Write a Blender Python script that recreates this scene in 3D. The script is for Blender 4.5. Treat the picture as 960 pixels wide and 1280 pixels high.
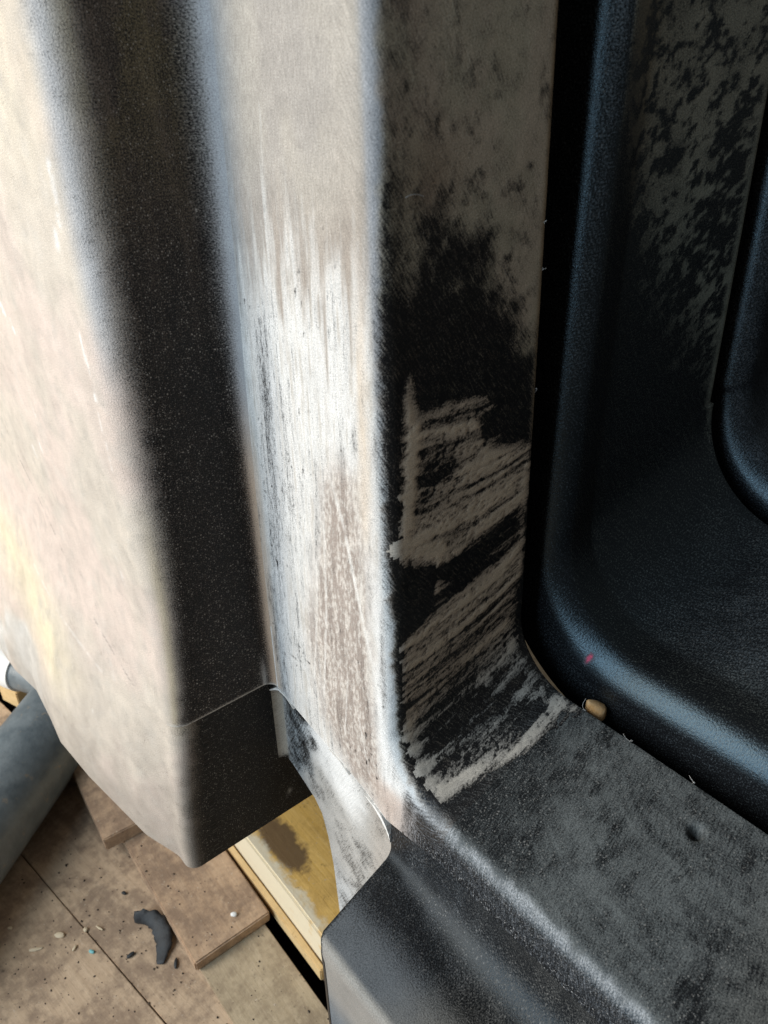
import bpy, bmesh, math, random
import numpy as np
from mathutils import Matrix, Vector

# ---------------------------------------------------------------- camera, world, lamps, exposure
scene = bpy.context.scene
for o in list(bpy.data.objects): bpy.data.objects.remove(o, do_unlink=True)
COL = scene.collection

CAM_H = 1.25
def camera_axes(pitch, roll, yaw):
    p, r, t = math.radians(pitch), math.radians(roll), math.radians(yaw)
    ah = Vector((math.sin(t), -math.cos(t), 0)); bh = Vector((math.cos(t), math.sin(t), 0))
    fwd = Vector((0, math.cos(p), -math.sin(p))); right = Vector((1, 0, 0)); up = right.cross(fwd)
    R = right * math.cos(r) + up * math.sin(r); U = -right * math.sin(r) + up * math.cos(r)
    loc = lambda v: Vector((v.dot(ah), v.dot(bh), v.z))
    return loc(R), loc(U), loc(fwd)
cam_data = bpy.data.cameras.new('camera'); cam = bpy.data.objects.new('camera', cam_data); COL.objects.link(cam)
R_, U_, F_ = camera_axes(30, -1, 39)
m = Matrix((R_, U_, -F_)).transposed().to_4x4(); m.translation = (0, 0, CAM_H); cam.matrix_world = m
cam_data.sensor_fit = 'VERTICAL'; cam_data.sensor_height = 36; cam_data.sensor_width = 27
cam_data.lens = 960 / 1280 * 36; cam_data.clip_start = 0.02; cam_data.clip_end = 100
cam_data.dof.use_dof = True; cam_data.dof.focus_distance = 0.78; cam_data.dof.aperture_fstop = 9.0
scene.camera = cam
scene.render.resolution_x = 768; scene.render.resolution_y = 1024

world = bpy.data.worlds.new('World'); scene.world = world; world.use_nodes = True
bg = world.node_tree.nodes['Background']
bg.inputs[0].default_value = (1.0, 0.96, 0.90, 1); bg.inputs[1].default_value = 0.078   # soft bounce of the workshop

def area(name, loc, target, sx, sy, power, color):
    d = bpy.data.lights.new(name, 'AREA'); d.shape = 'RECTANGLE'; d.size = sx; d.size_y = sy
    d.energy = power; d.color = color
    o = bpy.data.objects.new(name, d); COL.objects.link(o); o.location = loc
    o.rotation_euler = (Vector(target) - Vector(loc)).to_track_quat('-Z', 'Y').to_euler()
    return o
area('doorway_light', (-1.65, -1.55, 1.55), (-0.5, 0.3, 0.8), 1.1, 2.3, 64, (1.0, 0.945, 0.865))   # the open workshop door on the left
area('window_light', (-0.55, -1.80, 1.55), (-0.50, 0.30, 1.0), 0.95, 2.0, 38, (0.66, 0.84, 1.0))   # cool daylight from a tall window behind the viewer

vs = scene.view_settings
vs.view_transform = 'Standard'; vs.look = 'None'; vs.exposure = 0.20; vs.gamma = 1.0
try: vs.use_curve_mapping = False
except Exception: pass

# ---------------------------------------------------------------- geometry of the place (metres)
# x runs along the front faces towards the viewer, y runs into the recess, z is up.
ZO = 1.25                      # camera height over the floor
A3, B3 = -0.396, 0.324         # column edge
A2, B1 = -0.615, 0.207         # re-entrant corner / outer wall plane
ZLIP = -0.62 + ZO
RF = 0.075                     # fillet between column and sill
RIBS = [  # b0, b1, a at b0, a at b1, sill z at b0, sill z at b1, fillet r, edge r
    (0.324, 0.495, -0.396, -0.394, -0.602 + ZO, -0.543 + ZO, 0.070, 0.017),
    (0.523, 0.712, -0.384, -0.340, -0.512 + ZO, -0.396 + ZO, 0.100, 0.020),
    (0.736, 1.400, -0.338, -0.225, -0.385 + ZO, -0.044 + ZO, 0.095, 0.018)]
TOP = 0.30 + ZO
AEND = 0.22

def rib_section(i, fine=0.0022):
    """(b, n) polyline: front face, rounded edge, flat, sharp far edge, groove wall and bottom."""
    b0, b1, a0, a1, z0, z1, R, r = RIBS[i]
    pts = []
    dep = 0.030 if i == 0 else 0.075
    nf = 4 if i == 0 else 8
    for k in range(nf): pts.append((b0, -dep + (dep - r) * k / nf))
    for k in range(11):
        t = math.pi / 2 * k / 10
        pts.append((b0 + r - r * math.cos(t), -r + r * math.sin(t)))
    n = int((b1 - b0 - r - 0.002) / fine)
    for k in range(1, n + 1): pts.append((b0 + r + (b1 - 0.002 - b0 - r) * k / n, 0.0 if i == 0 else -0.009 * min(1, max(0, (b1 - b0) * k / n / 0.034)) ** 1.3))
    e = 0.0 if i == 0 else -0.009
    pts += [(b1 - 0.0006, e - 0.0004), (b1, e - 0.002), (b1, -0.012), (b1, -0.035), (b1, -0.07)]
    if i < 2: pts += [(RIBS[i + 1][0] + 0.002, -0.072)]
    return pts

def rib_path(i, fine=0.0022):
    """path samples: ('v', z) / ('f', angle) / ('h', a), with running length s"""
    R = RIBS[i][6]; zc = RIBS[i][4] + R
    out = []
    zt = TOP
    while zt > 0.06 + ZO: out.append(('v', zt)); zt -= 0.02
    n = int((zt - zc) / fine)
    for k in range(n): out.append(('v', zt + (zc - zt) * k / n))
    m = int(R * math.pi / 2 / fine)
    for k in range(m): out.append(('f', math.pi / 2 * k / m))
    a = RIBS[i][2] + R; e = -0.04
    n = int((e - a) / fine)
    for k in range(n): out.append(('h', a + (e - a) * k / n))
    while e < AEND: out.append(('h', e)); e += 0.02
    return out

def rib_point(i, b, n, st):
    b0, b1, a0, a1, z0, z1, R, r = RIBS[i]
    f = min(1.0, max(0.0, (b - b0) / (b1 - b0)))
    av = a0 + (a1 - a0) * f; zs = z0 + (z1 - z0) * f
    ca, cz = av + R, zs + R
    zc0 = z0 + R
    k, v = st
    if k == 'v':                         # the run above the fillet, stretched so that it meets it
        if v < 0.06 + ZO: v = cz + (v - zc0) * ((0.06 + ZO) - cz) / ((0.06 + ZO) - zc0)
        t = min(1.3, max(0.0, (v - (ZO - 0.46)) / 0.49))      # the moulding's draft: it narrows upwards
        if i == 0: b = B3 + (b - B3) * (1 - 0.114 * t); av -= 0.014 * t * (1 - f)
        elif i == 1: b = b0 + (b - b0) * (1 - 0.06 * t); av -= 0.006 * t * f
        else: b -= 0.012 * t
        return (av + n, b, v)
    if k == 'f':
        return (ca - (R - n) * math.cos(v), b, cz - (R - n) * math.sin(v))
    aa = v
    if v < -0.04: aa = ca + (v - (a0 + R)) * (-0.04 - ca) / (-0.04 - (a0 + R))
    return (aa, b, zs + n)

def front_b(a, z): return B3
# outer wall: plan profile (a, b, t) from far left along the outer face, round the edge, along the dark face, into the corner
def wall_profile(z, flare=0.0, r1=0.030, r2=0.016, inset=0.0, fine=0.0025, bend=None):
    b1 = B1 - flare
    pts = []
    a2 = A2 - inset
    aL = a2 - 0.95
    n1 = 228
    for k in range(20): pts.append((aL - 0.8 + 0.8 * k / 20, b1))
    for k in range(n1): pts.append((aL + (a2 - r1 - aL) * k / n1, b1))
    for k in range(15):
        t = math.pi / 2 * k / 15
        pts.append((a2 - r1 + r1 * math.sin(t), b1 + r1 - r1 * math.cos(t)))
    be = (B3 if bend is None else bend)
    n2 = 44
    bl = be - (r2 if bend is None else 0)
    for k in range(n2): pts.append((a2, b1 + r1 + (bl - b1 - r1) * k / n2))
    if bend is None:
        for k in range(11):
            t = math.pi / 2 * k / 10
            pts.append((a2 + r2 - r2 * math.cos(t), B3 - r2 + r2 * math.sin(t)))
    else: pts.append((a2, be))
    return pts
# ---------------------------------------------------------------- helpers
def empty(name, loc):
    o = bpy.data.objects.new(name, None); COL.objects.link(o); o.location = loc; o.empty_display_size = 0.05
    return o
def tag(o, label=None, cat=None, group=None, kind=None):
    for k, v in (('label', label), ('category', cat), ('group', group), ('kind', kind)):
        if v: o[k] = v
    return o
def link(name, me, mat, parent=None, smooth=True):
    o = bpy.data.objects.new(name, me); COL.objects.link(o)
    if mat: me.materials.append(mat)
    if smooth: me.polygons.foreach_set('use_smooth', [True] * len(me.polygons))
    if parent:
        o.parent = parent; o.matrix_parent_inverse = Matrix.Translation(parent.location).inverted()
    return o
def grid_mesh(name, P, suv=None, dust=None, tint=None, closed_u=False, keep=None, flip=False):
    """mesh from an (n, m, 3) array with surface coordinates and a dust layer per vertex"""
    P = np.asarray(P, float); n, mm = P.shape[:2]
    idx = np.arange(n * mm).reshape(n, mm)
    q = np.stack([idx[:-1, :-1], idx[1:, :-1], idx[1:, 1:], idx[:-1, 1:]], -1).reshape(-1, 4)
    if keep is not None: q = q[keep.reshape(-1)]
    if flip: q = q[:, ::-1]
    V = P.reshape(-1, 3); sel = None
    if keep is not None:
        sel = np.unique(q); rm = np.full(n * mm, -1); rm[sel] = np.arange(len(sel)); q = rm[q]; V = V[sel]
    me = bpy.data.meshes.new(name); me.from_pydata(V.tolist(), [], q.tolist()); me.update()
    pick = (lambda x: x.reshape(n * mm, -1) if sel is None else x.reshape(n * mm, -1)[sel])
    if suv is not None:
        s3 = np.zeros((n, mm, 3)); s3[..., :2] = suv
        at = me.attributes.new('suv', 'FLOAT_VECTOR', 'POINT'); at.data.foreach_set('vector', pick(s3).ravel().astype(np.float32))
    if dust is not None:
        at = me.attributes.new('dust', 'FLOAT', 'POINT'); at.data.foreach_set('value', pick(np.asarray(dust, float)).ravel().astype(np.float32))
    if tint is not None:
        t4 = np.ones((n, mm, 4)); t4[..., :3] = tint
        at = me.attributes.new('tint', 'FLOAT_COLOR', 'POINT'); at.data.foreach_set('color', pick(t4).ravel().astype(np.float32))
    return me

def _h(ix, iy, seed):
    h = (ix.astype(np.int64) * 374761393 + iy.astype(np.int64) * 668265263 + seed * 1442695041) & 0xffffffff
    h = ((h ^ (h >> 13)) * 1274126177) & 0xffffffff
    return ((h ^ (h >> 16)) & 0xffff) / 65535.0
def vnoise(x, y, seed=0):
    ix, iy = np.floor(x), np.floor(y); fx, fy = x - ix, y - iy
    fx = fx * fx * (3 - 2 * fx); fy = fy * fy * (3 - 2 * fy)
    a = _h(ix, iy, seed); b = _h(ix + 1, iy, seed); c = _h(ix, iy + 1, seed); d = _h(ix + 1, iy + 1, seed)
    return (a * (1 - fx) + b * fx) * (1 - fy) + (c * (1 - fx) + d * fx) * fy
def fbm(x, y, seed=0, octv=4):
    s = 0; w = 1; t = 0
    for k in range(octv):
        s = s + w * vnoise(x * 2 ** k, y * 2 ** k, seed + k * 17); t += w; w *= 0.55
    return s / t
def sstep(e0, e1, x):
    t = np.clip((x - e0) / (e1 - e0), 0, 1); return t * t * (3 - 2 * t)
def dline(x, y, pts):
    """distance to a polyline and the position along it (0..1)"""
    best = np.full(np.shape(x), 9.0); pos = np.zeros(np.shape(x)); n = len(pts) - 1
    for k in range(n):
        (x0, y0), (x1, y1) = pts[k], pts[k + 1]; dx, dy = x1 - x0, y1 - y0; L = dx * dx + dy * dy + 1e-12
        t = np.clip(((x - x0) * dx + (y - y0) * dy) / L, 0, 1)
        d = np.hypot(x - x0 - t * dx, y - y0 - t * dy); c = d < best
        best = np.where(c, d, best); pos = np.where(c, (k + t) / n, pos)
    return best, pos
def inpoly(x, y, pts):
    ins = np.zeros(np.shape(x), bool); n = len(pts)
    for k in range(n):
        (x0, y0), (x1, y1) = pts[k], pts[(k + 1) % n]
        if y0 == y1: continue
        c = ((y0 > y) != (y1 > y)) & (x < (x1 - x0) * (y - y0) / (y1 - y0) + x0); ins ^= c
    return ins
def soft(x, y, pts, w):
    """1 inside a closed outline, 0 outside, with a soft border of half-width w"""
    d, _ = dline(x, y, list(pts) + [pts[0]]); d = np.where(inpoly(x, y, pts), d, -d)
    return sstep(-w, w, d)
def mixc(c, col, f):
    return c * (1 - f[..., None]) + np.asarray(col, float) * f[..., None]

# ---------------------------------------------------------------- materials
class NT:
    def __init__(s, name):
        s.m = bpy.data.materials.new(name); s.m.use_nodes = True; s.t = s.m.node_tree; s.n = s.t.nodes
        s.b = s.n['Principled BSDF']
    def node(s, k, **kw):
        n = s.n.new(k)
        for a, v in kw.items(): setattr(n, a, v)
        return n
    def put(s, sock, v):
        if isinstance(v, bpy.types.NodeSocket): s.t.links.new(v, sock)
        elif isinstance(v, (tuple, list)) and sock.type == 'RGBA' and len(v) == 3: sock.default_value = (*v, 1)
        else: sock.default_value = v
    def math(s, op, a, b=None, c=None, clamp=False):
        n = s.node('ShaderNodeMath', operation=op, use_clamp=clamp)
        for i, v in enumerate((a, b, c)):
            if v is not None: s.put(n.inputs[i], v)
        return n.outputs[0]
    def vmath(s, op, a, b):
        n = s.node('ShaderNodeVectorMath', operation=op); s.put(n.inputs[0], a); s.put(n.inputs[1], b); return n.outputs[0]
    def mix(s, f, a, b, blend='MIX'):
        n = s.node('ShaderNodeMix', data_type='RGBA', blend_type=blend)
        s.put(n.inputs[0], f); s.put(n.inputs[6], a); s.put(n.inputs[7], b); return n.outputs[2]
    def noise(s, vec, scale, detail=3, rough=0.6, dist=0.0):
        n = s.node('ShaderNodeTexNoise'); s.put(n.inputs['Vector'], vec); n.inputs['Scale'].default_value = scale
        n.inputs['Detail'].default_value = detail; n.inputs['Roughness'].default_value = rough; n.inputs['Distortion'].default_value = dist
        return n.outputs['Fac']
    def voro(s, vec, scale, feature='F1'):
        n = s.node('ShaderNodeTexVoronoi', feature=feature); s.put(n.inputs['Vector'], vec); n.inputs['Scale'].default_value = scale
        return n
    def rng(s, v, a, b, c=0.0, d=1.0, smooth=False):
        n = s.node('ShaderNodeMapRange', interpolation_type='SMOOTHSTEP' if smooth else 'LINEAR')
        for i, q in enumerate((v, a, b, c, d)): s.put(n.inputs[i], q)
        return n.outputs[0]
    def rot(s, vec, ang, scl):
        n = s.node('ShaderNodeMapping'); s.put(n.inputs[0], vec)
        n.inputs['Rotation'].default_value = (0, 0, ang)          # turn first, then stretch
        return s.vmath('MULTIPLY', n.outputs[0], scl)
    def attr(s, name, out):
        n = s.node('ShaderNodeAttribute', attribute_name=name); return n.outputs[out]
    def bump(s, h, dist, strength=1.0, nrm=None):
        n = s.node('ShaderNodeBump'); n.inputs['Distance'].default_value = dist; n.inputs['Strength'].default_value = strength
        s.put(n.inputs['Height'], h)
        if nrm is not None: s.put(n.inputs['Normal'], nrm)
        return n.outputs[0]

def plastic(name, streak=0.4, ang=0.0, grain=600, soft_=0.30, base=(0.006, 0.0062, 0.007), rough=0.36, bumpd=0.0006, fleck=0.9, mbump=0.35, streakscale=(620, 45), spec=0.32, warp=0.012, sky_tint=(1, 1, 1)):
    t = NT(name)
    uv = t.attr('suv', 'Vector'); dust = t.attr('dust', 'Fac'); tint = t.attr('tint', 'Color')
    n1 = t.noise(uv, grain, 3, 0.65)
    wn = t.node('ShaderNodeTexNoise'); t.put(wn.inputs['Vector'], uv); wn.inputs['Scale'].default_value = 11; wn.inputs['Detail'].default_value = 2
    wv = t.vmath('MULTIPLY', t.vmath('SUBTRACT', wn.outputs['Color'], (0.5, 0.5, 0.5)), (warp, warp, 0))
    n2 = t.noise(t.rot(t.vmath('ADD', uv, wv), ang, (streakscale[0], streakscale[1], 1)), 1.0, 4, 0.6)
    n = t.math('ADD', t.math('MULTIPLY', n1, 1 - streak), t.math('MULTIPLY', n2, streak))
    k = 2.3 if streak < 0.75 else 2.0
    n = t.math('MULTIPLY_ADD', n, k, 0.5 - 0.5 * k)
    mask = t.rng(t.math('SUBTRACT', dust, n), -soft_, soft_, 0, 1, True)
    # single flecks of dust that sit on the clean plastic too
    fl = None
    for sc, lo in ((400, 0.30), (680, 0.45)):
        v = t.voro(uv, sc); sp = t.rng(v.outputs['Distance'], 0.16, 0.40, 1, 0, True)
        lot = t.node('ShaderNodeSeparateColor'); t.put(lot.inputs[0], v.outputs['Color'])
        q = t.rng(lot.outputs[0], lo, 1.0); sp = t.math('MULTIPLY', sp, t.math('MULTIPLY', q, q))
        fl = sp if fl is None else t.math('MAXIMUM', fl, sp)
    fl = t.math('MULTIPLY', fl, t.rng(dust, 0.02, 0.18, 0.0, fleck))
    n3 = t.noise(uv, 38, 4, 0.6); n4 = t.noise(uv, 900, 2, 0.5)
    var = t.math('MULTIPLY', t.rng(n3, 0.3, 0.7, 0.90, 1.08), t.rng(n4, 0.3, 0.7, 0.74, 1.18))
    var = t.math('MULTIPLY', var, t.rng(n2, 0.3, 0.7, 1 - 0.35 * streak, 1 + 0.25 * streak))
    dcol = tint
    vc = t.node('ShaderNodeCombineColor')
    for i in range(3): t.put(vc.inputs[i], var)
    dcol = t.mix(1.0, dcol, vc.outputs[0], 'MULTIPLY')
    body = t.mix(mask, base, dcol); fcol = t.mix(0.6, tint, (0.55, 0.52, 0.48))
    t.put(t.b.inputs['Base Color'], t.mix(t.math('MULTIPLY', fl, t.rng(mask, 0.0, 0.9, 1, 0)), body, fcol))
    t.put(t.b.inputs['Roughness'], t.math('MULTIPLY_ADD', mask, 0.88 - rough, rough))
    t.put(t.b.inputs['Specular IOR Level'], t.math('MULTIPLY_ADD', mask, 0.12 - spec, spec))
    t.b.inputs['Specular Tint'].default_value = (*sky_tint, 1)  # blue tints put the sky's reflection into the specular colour
    le = t.noise(uv, 520, 2, 0.6)
    h = t.math('ADD', t.math('MULTIPLY', le, 0.7), t.math('MULTIPLY', mask, mbump))
    t.put(t.b.inputs['Normal'], t.bump(h, bumpd, 0.9))
    return t.m
# ---------------------------------------------------------------- the moulded shell
M_WALL = plastic('dusty_plastic_wall', 0.16, 0.0, grain=700, soft_=0.42, fleck=1.0, bumpd=0.0010, spec=0.18)
M_FRONT = plastic('dusty_plastic_front', 0.60, 0.0, grain=760, soft_=0.34, streakscale=(680, 110))
M_RIB = plastic('sanded_plastic_rib', 0.55, -0.55, grain=700, soft_=0.40, fleck=0.35, streakscale=(640, 70), spec=0.45)
M_FLANGE = plastic('scuffed_plastic_flange', 0.45, 0.5)
M_SILL = plastic('brushed_plastic_sill', 0.40, 1.35, grain=760, soft_=0.42, fleck=0.6, streakscale=(620, 75), spec=0.38, warp=0.035, sky_tint=(0.8, 0.93, 1.0))
M_RIB1 = plastic('glossy_plastic_rib', 0.25, -0.4, grain=640, soft_=0.5, fleck=0.22, rough=0.27, bumpd=0.0006, spec=0.52, sky_tint=(0.62, 0.86, 1.0))  # sky-blue reflection on the ridge is tinted into this plastic
M_LEDGE = plastic('grey_plastic_ledge', 0.25, 0.9, grain=700, soft_=0.5, fleck=0.4, spec=0.24, sky_tint=(0.8, 0.92, 1.0))
CREAM = (0.52, 0.455, 0.385); WHITE = (0.69, 0.665, 0.63); GREYTAN = (0.355, 0.32, 0.285); BLUEG = (0.42, 0.44, 0.48)
BROWN = (0.27, 0.215, 0.18); TAN = (0.40, 0.335, 0.265)

shell = empty('moulded_shell', (-0.5, 0.3, 0.25))
tag(shell, 'large black plastic moulding with dusty stepped faces, sanded column and deep grooves', 'plastic moulding')

BB = np.array([(-1.75, 0.122), (-1.30, 0.130), (-1.146, 0.136), (-1.075, 0.147), (-0.998, 0.143), (-0.939, 0.138), (-0.849, 0.146), (-0.707, 0.167), (-0.65, 0.181), (-0.5, 0.181)])
def flare(a, z):
    f = B1 - np.interp(a, BB[:, 0], BB[:, 1])
    return f * sstep(ZLIP + 0.16, 0.40, z)

def R1f(z): return 0.016 + 0.022 * float(sstep(0.45, 0.95, z))
def wall_grid(zs, inset, bend, r2f):
    rows = []
    for z in zs:
        R1 = R1f(z); fk = float(flare(A2 - R1, z)); pr = wall_profile(z, fk, R1, r2f(z), inset[0], bend=bend)
        row = []
        for (a, b) in pr:
            d = float(flare(a, z)) - fk if a < A2 - inset[0] - R1 - 1e-4 else 0.0
            ins = inset[1] + (inset[0] - inset[1]) * float(sstep(A2 - 0.10, A2 - 0.03, a)) if inset[0] else 0.0
            fr = 1.0 if b < B1 + 0.02 else 0.0
            row.append((a, b - d + ins * fr, z))
        rows.append(row)
    P = np.array(rows)
    mid = P[len(P) // 2]; w = np.concatenate([[0], np.cumsum(np.linalg.norm(np.diff(mid, axis=0), axis=1))])
    k1 = np.argmin(np.hypot(mid[:, 0] - (A2 - inset[0] - 0.009), mid[:, 1] - (mid[:, 1].min() + 0.009)))
    k1 = np.argmin(np.abs(mid[:, 0] - mid[:, 1] - (A2 - inset[0] - B1 + float(flare(A2 - R1f(P[len(P)//2, 0, 2]), P[len(P)//2, 0, 2])))) + 9 * (np.arange(len(mid)) < 5))
    w = w - w[k1]
    return P, np.broadcast_to(w, P.shape[:2])

def paint_wall(P, w, lower=False):
    a, b, z = P[..., 0], P[..., 1], P[..., 2]
    face1 = sstep(0.034, -0.010, w + (fbm(w * 60, z * 60, 5) - 0.5) * 0.008)  # dust fades round the edge; part of the shading is put into it
    big = fbm(a * 7, z * 7, 3); mid = fbm(a * 24, z * 24, 4)
    # outer face: cream sanding dust
    t = np.empty(P.shape); t[:] = CREAM
    t = mixc(t, (0.57, 0.465, 0.405), sstep(0.45, 0.7, big) * 0.8)
    t = mixc(t, (0.57, 0.50, 0.385), sstep(1.12, 1.28, z) * 0.6)
    t = mixc(t, (0.66, 0.57, 0.38), soft(a, z, [(-1.22, 0.68), (-1.08, 0.65), (-0.95, 0.61), (-0.86, 0.55), (-0.90, 0.50), (-1.02, 0.54), (-1.16, 0.60)], 0.06) * sstep(0.2, 0.6, big) * 0.8)
    t = mixc(t, (0.60, 0.62, 0.62), sstep(-0.92, -1.12, a + 0.06 * (mid - 0.5)) * sstep(0.72, 0.55, z) * 0.55 * sstep(0.6, 0.4, big))
    t = mixc(t, (0.48, 0.44, 0.39), sstep(0.5, 0.8, fbm(a * 40, z * 40, 9)) * 0.35)
    t = mixc(t, (0.30, 0.26, 0.22), sstep(0.62, 0.42, z + 0.14 * (mid - 0.5) - 0.25 * (a + 0.65)) * 0.8)
    t = mixc(t, (0.40, 0.35, 0.30), sstep(0.45, 0.72, fbm(a * 12, z * 9, 15)) * 0.4)
    t = mixc(t, (0.36, 0.325, 0.285), sstep(0.55, 0.75, fbm(a * 60, z * 60, 17)) * 0.25)
    d = 1.10 + 0.35 * (mid - 0.5) - 0.25 * sstep(0.55, 0.8, fbm(a * 160, z * 160, 16))
    lines = [([(-1.062, 0.845), (-1.027, 0.804), (-0.975, 0.765), (-0.89, 0.713)], 0.0012, (0.22, 0.20, 0.18), 0.8),
             ([(-0.806, 0.673), (-0.704, 0.639)], 0.0012, (0.25, 0.22, 0.2), 0.7),
             ([(-1.027, 0.644), (-0.915, 0.622), (-0.787, 0.608)], 0.0022, WHITE, 0.35),
             ([(-0.665, 1.056), (-0.659, 0.999)], 0.0025, (0.72, 0.70, 0.67), 0.7),
             ([(-0.662, 0.99), (-0.655, 0.93)], 0.0018, (0.7, 0.68, 0.65), 0.35),
             ([(-0.65, 1.19), (-0.655, 1.15)], 0.005, (0.7, 0.69, 0.68), 0.5), ([(-0.668, 1.14), (-0.672, 1.13)], 0.005, (0.7, 0.69, 0.68), 0.5)]
    rs = np.random.RandomState(4); brk = fbm(a * 110, z * 110, 14)
    for k in range(4):
        x0, z0 = rs.uniform(-1.0, -0.70), rs.uniform(0.55, 1.05); L = rs.uniform(0.008, 0.045)
        lines.append(([(x0, z0), (x0 + L * 0.35, z0 - L)], rs.uniform(0.0015, 0.004), WHITE, rs.uniform(0.15, 0.45)))
    for k in range(6):
        x0, z0 = rs.uniform(-0.95, -0.87), rs.uniform(0.84, 1.05)
        lines.append(([(x0, z0), (x0 + 0.006, z0 - 0.011)], 0.003, (0.72, 0.70, 0.68), 0.6))
    for pts, wd, c, s in lines:
        dd, pos = dline(a + (brk - 0.5) * 0.004, z, pts); t = mixc(t, c, sstep(wd * 1.6, wd * 0.4, dd) * s * sstep(0.3, 0.6, brk))
    # rounded edge: blue-grey reflection put into the upper dust colour, cream dust below
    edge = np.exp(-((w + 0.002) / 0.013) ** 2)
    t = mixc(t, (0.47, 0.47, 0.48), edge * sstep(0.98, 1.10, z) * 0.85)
    t = mixc(t, (0.55, 0.46, 0.33), np.exp(-((w - 0.004) / 0.008) ** 2) * sstep(0.92, 0.80, z) * sstep(0.60, 0.64, z) * 0.9)
    d = d - edge * 0.30 * sstep(0.98, 1.1, z) * mid
    # dark face
    st = fbm(b * 130, z * 16, 21); t2 = np.empty(P.shape); t2[:] = (0.18, 0.145, 0.12)
    t2 = mixc(t2, (0.23, 0.19, 0.12), sstep(1.10, 1.28, z) * sstep(0.35, 0.6, fbm(b * 40, z * 20, 8)))
    d2 = 0.13 + 0.36 * sstep(0.95, 1.28, z) + 0.35 * (st - 0.5) * sstep(0.9, 1.2, z) + 0.14 * (fbm(b * 60, z * 60, 22) - 0.5)
    d2 = d2 + 0.10 * sstep(0.75, 0.64, z) * fbm(b * 50, z * 50, 23)
    if lower:
        d2 = 0.13 + 0.22 * (fbm(b * 30, z * 30, 31) - 0.45); t2[:] = (0.07, 0.055, 0.035)
        d2 = np.maximum(d2, 0.9 * np.exp(-(((b - 0.335) / 0.004) ** 2 + ((z - 0.430) / 0.006) ** 2))); t2 = mixc(t2, (0.5, 0.48, 0.42), np.exp(-(((b - 0.335) / 0.006) ** 2 + ((z - 0.430) / 0.008) ** 2)))
        d = d - 0.25 * sstep(0.62, 0.5, z) * sstep(-0.75, -0.62, a) * mid
    d = d * face1 + d2 * (1 - face1); t = t * face1[..., None] + t2 * (1 - face1)[..., None]
    # re-entrant corner: blue-grey shading put into the upper dust, tan dust below
    wc = w.max()
    if not lower:
        cor = sstep(wc - 0.030, wc - 0.004, w)
        tc = np.empty(P.shape); tc[:] = (0.41, 0.40, 0.40)
        tc = mixc(tc, (0.55, 0.40, 0.29), sstep(1.02, 0.88, z))
        dc = 0.35 + 0.6 * sstep(wc - 0.022, wc - 0.003, w) - 0.15 * sstep(0.95, 0.8, z) * mid
        wisp = np.exp(-(((w - (wc - 0.022)) / 0.006) ** 2)) * sstep(0.70, 0.64, z)
        d = d * (1 - cor) + dc * cor; t = t * (1 - cor)[..., None] + tc * cor[..., None]
        d = np.maximum(d, wisp * 0.7); t = mixc(t, (0.5, 0.49, 0.47), wisp)
        lipm = sstep(ZLIP + 0.004, ZLIP + 0.0005, z) * sstep(-0.022, 0.0, w); d = np.maximum(d, lipm * 0.9 * (fbm(w * 90, z * 0, 7) > 0.36)); t = mixc(t, (0.66, 0.62, 0.56), lipm * 0.9)  # lip: edge highlight painted into the dust as a thin white line
    return d, t

def rows(z0, z1, fine, ztop=None):
    return list(np.linspace(z0, z1, max(2, int(abs(z1 - z0) / fine) + 1)))
zs = list(np.linspace(TOP, 1.33, 8))[:-1] + rows(1.33, ZLIP, 0.0024)
P, w = wall_grid(zs, (0, 0), None, lambda z: 0.012 + 0.014 * float(sstep(0.8, 1.3, z)))
d, t = paint_wall(P, w)
rim = P[-1].copy(); nrm = np.zeros_like(rim); k1 = int(np.argmin(np.abs(w[0]))); nrm[:k1, 1] = 0.004; nrm[k1:, 0] = -0.006
rim += nrm
P2 = np.concatenate([P, rim[None]]); cat1 = lambda x: np.concatenate([x, x[-1:]])
suv = np.stack([cat1(w), P2[..., 2]], -1)
me = grid_mesh('outer_wall', P2, suv, cat1(d), cat1(t), flip=True); me.set_sharp_from_angle(angle=math.radians(50))
link('outer_wall', me, M_WALL, shell)

zs = rows(ZLIP + 0.02, 0.396, 0.0024)
P, w = wall_grid(zs, (0.005, 0.0003), 0.42, lambda z: 0.012)
d, t = paint_wall(P, w, True)
k1 = int(np.argmin(np.abs(w[0]))); rim = P[-1].copy(); rim[:k1, 1] += 0.004; rim[k1:, 0] -= 0.004
P2 = np.concatenate([P, rim[None]])
me = grid_mesh('wall_flange', P2, np.stack([cat1(w), P2[..., 2]], -1), cat1(d), cat1(t), flip=True); me.set_sharp_from_angle(angle=math.radians(50))
tag(link('wall_flange', me, M_WALL, shell), 'lower flange stepped back below the lip, dark brown inside face')

# ---- front face of the column (shares its edge curve with the first rib)
path0 = rib_path(0)
zc0 = RIBS[0][4] + RIBS[0][6]; a_h = RIBS[0][2] + RIBS[0][6]
ob = [(A2 + 0.012, zc0), (A2 + 0.012, ZLIP), (-0.445, -0.646 + ZO), (-0.405, -0.660 + ZO), (a_h, -0.645 + ZO)]
seg = [math.dist(ob[k], ob[k + 1]) for k in range(4)]; tot = sum(seg)
def on_ob(f):
    x = f * tot
    for k in range(4):
        if x <= seg[k] or k == 3:
            g = min(1, x / seg[k]); return (ob[k][0] + (ob[k + 1][0] - ob[k][0]) * g, ob[k][1] + (ob[k + 1][1] - ob[k][1]) * g)
        x -= seg[k]
NC = 140; G = []
fpath = [st for st in path0 if st[0] != 'f']; 
m_f = 110
path_front = [st for st in path0 if st[0] == 'v'] + [('f', math.pi / 2 * k / m_f) for k in range(m_f)] + [st for st in path0 if st[0] == 'h']
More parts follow.
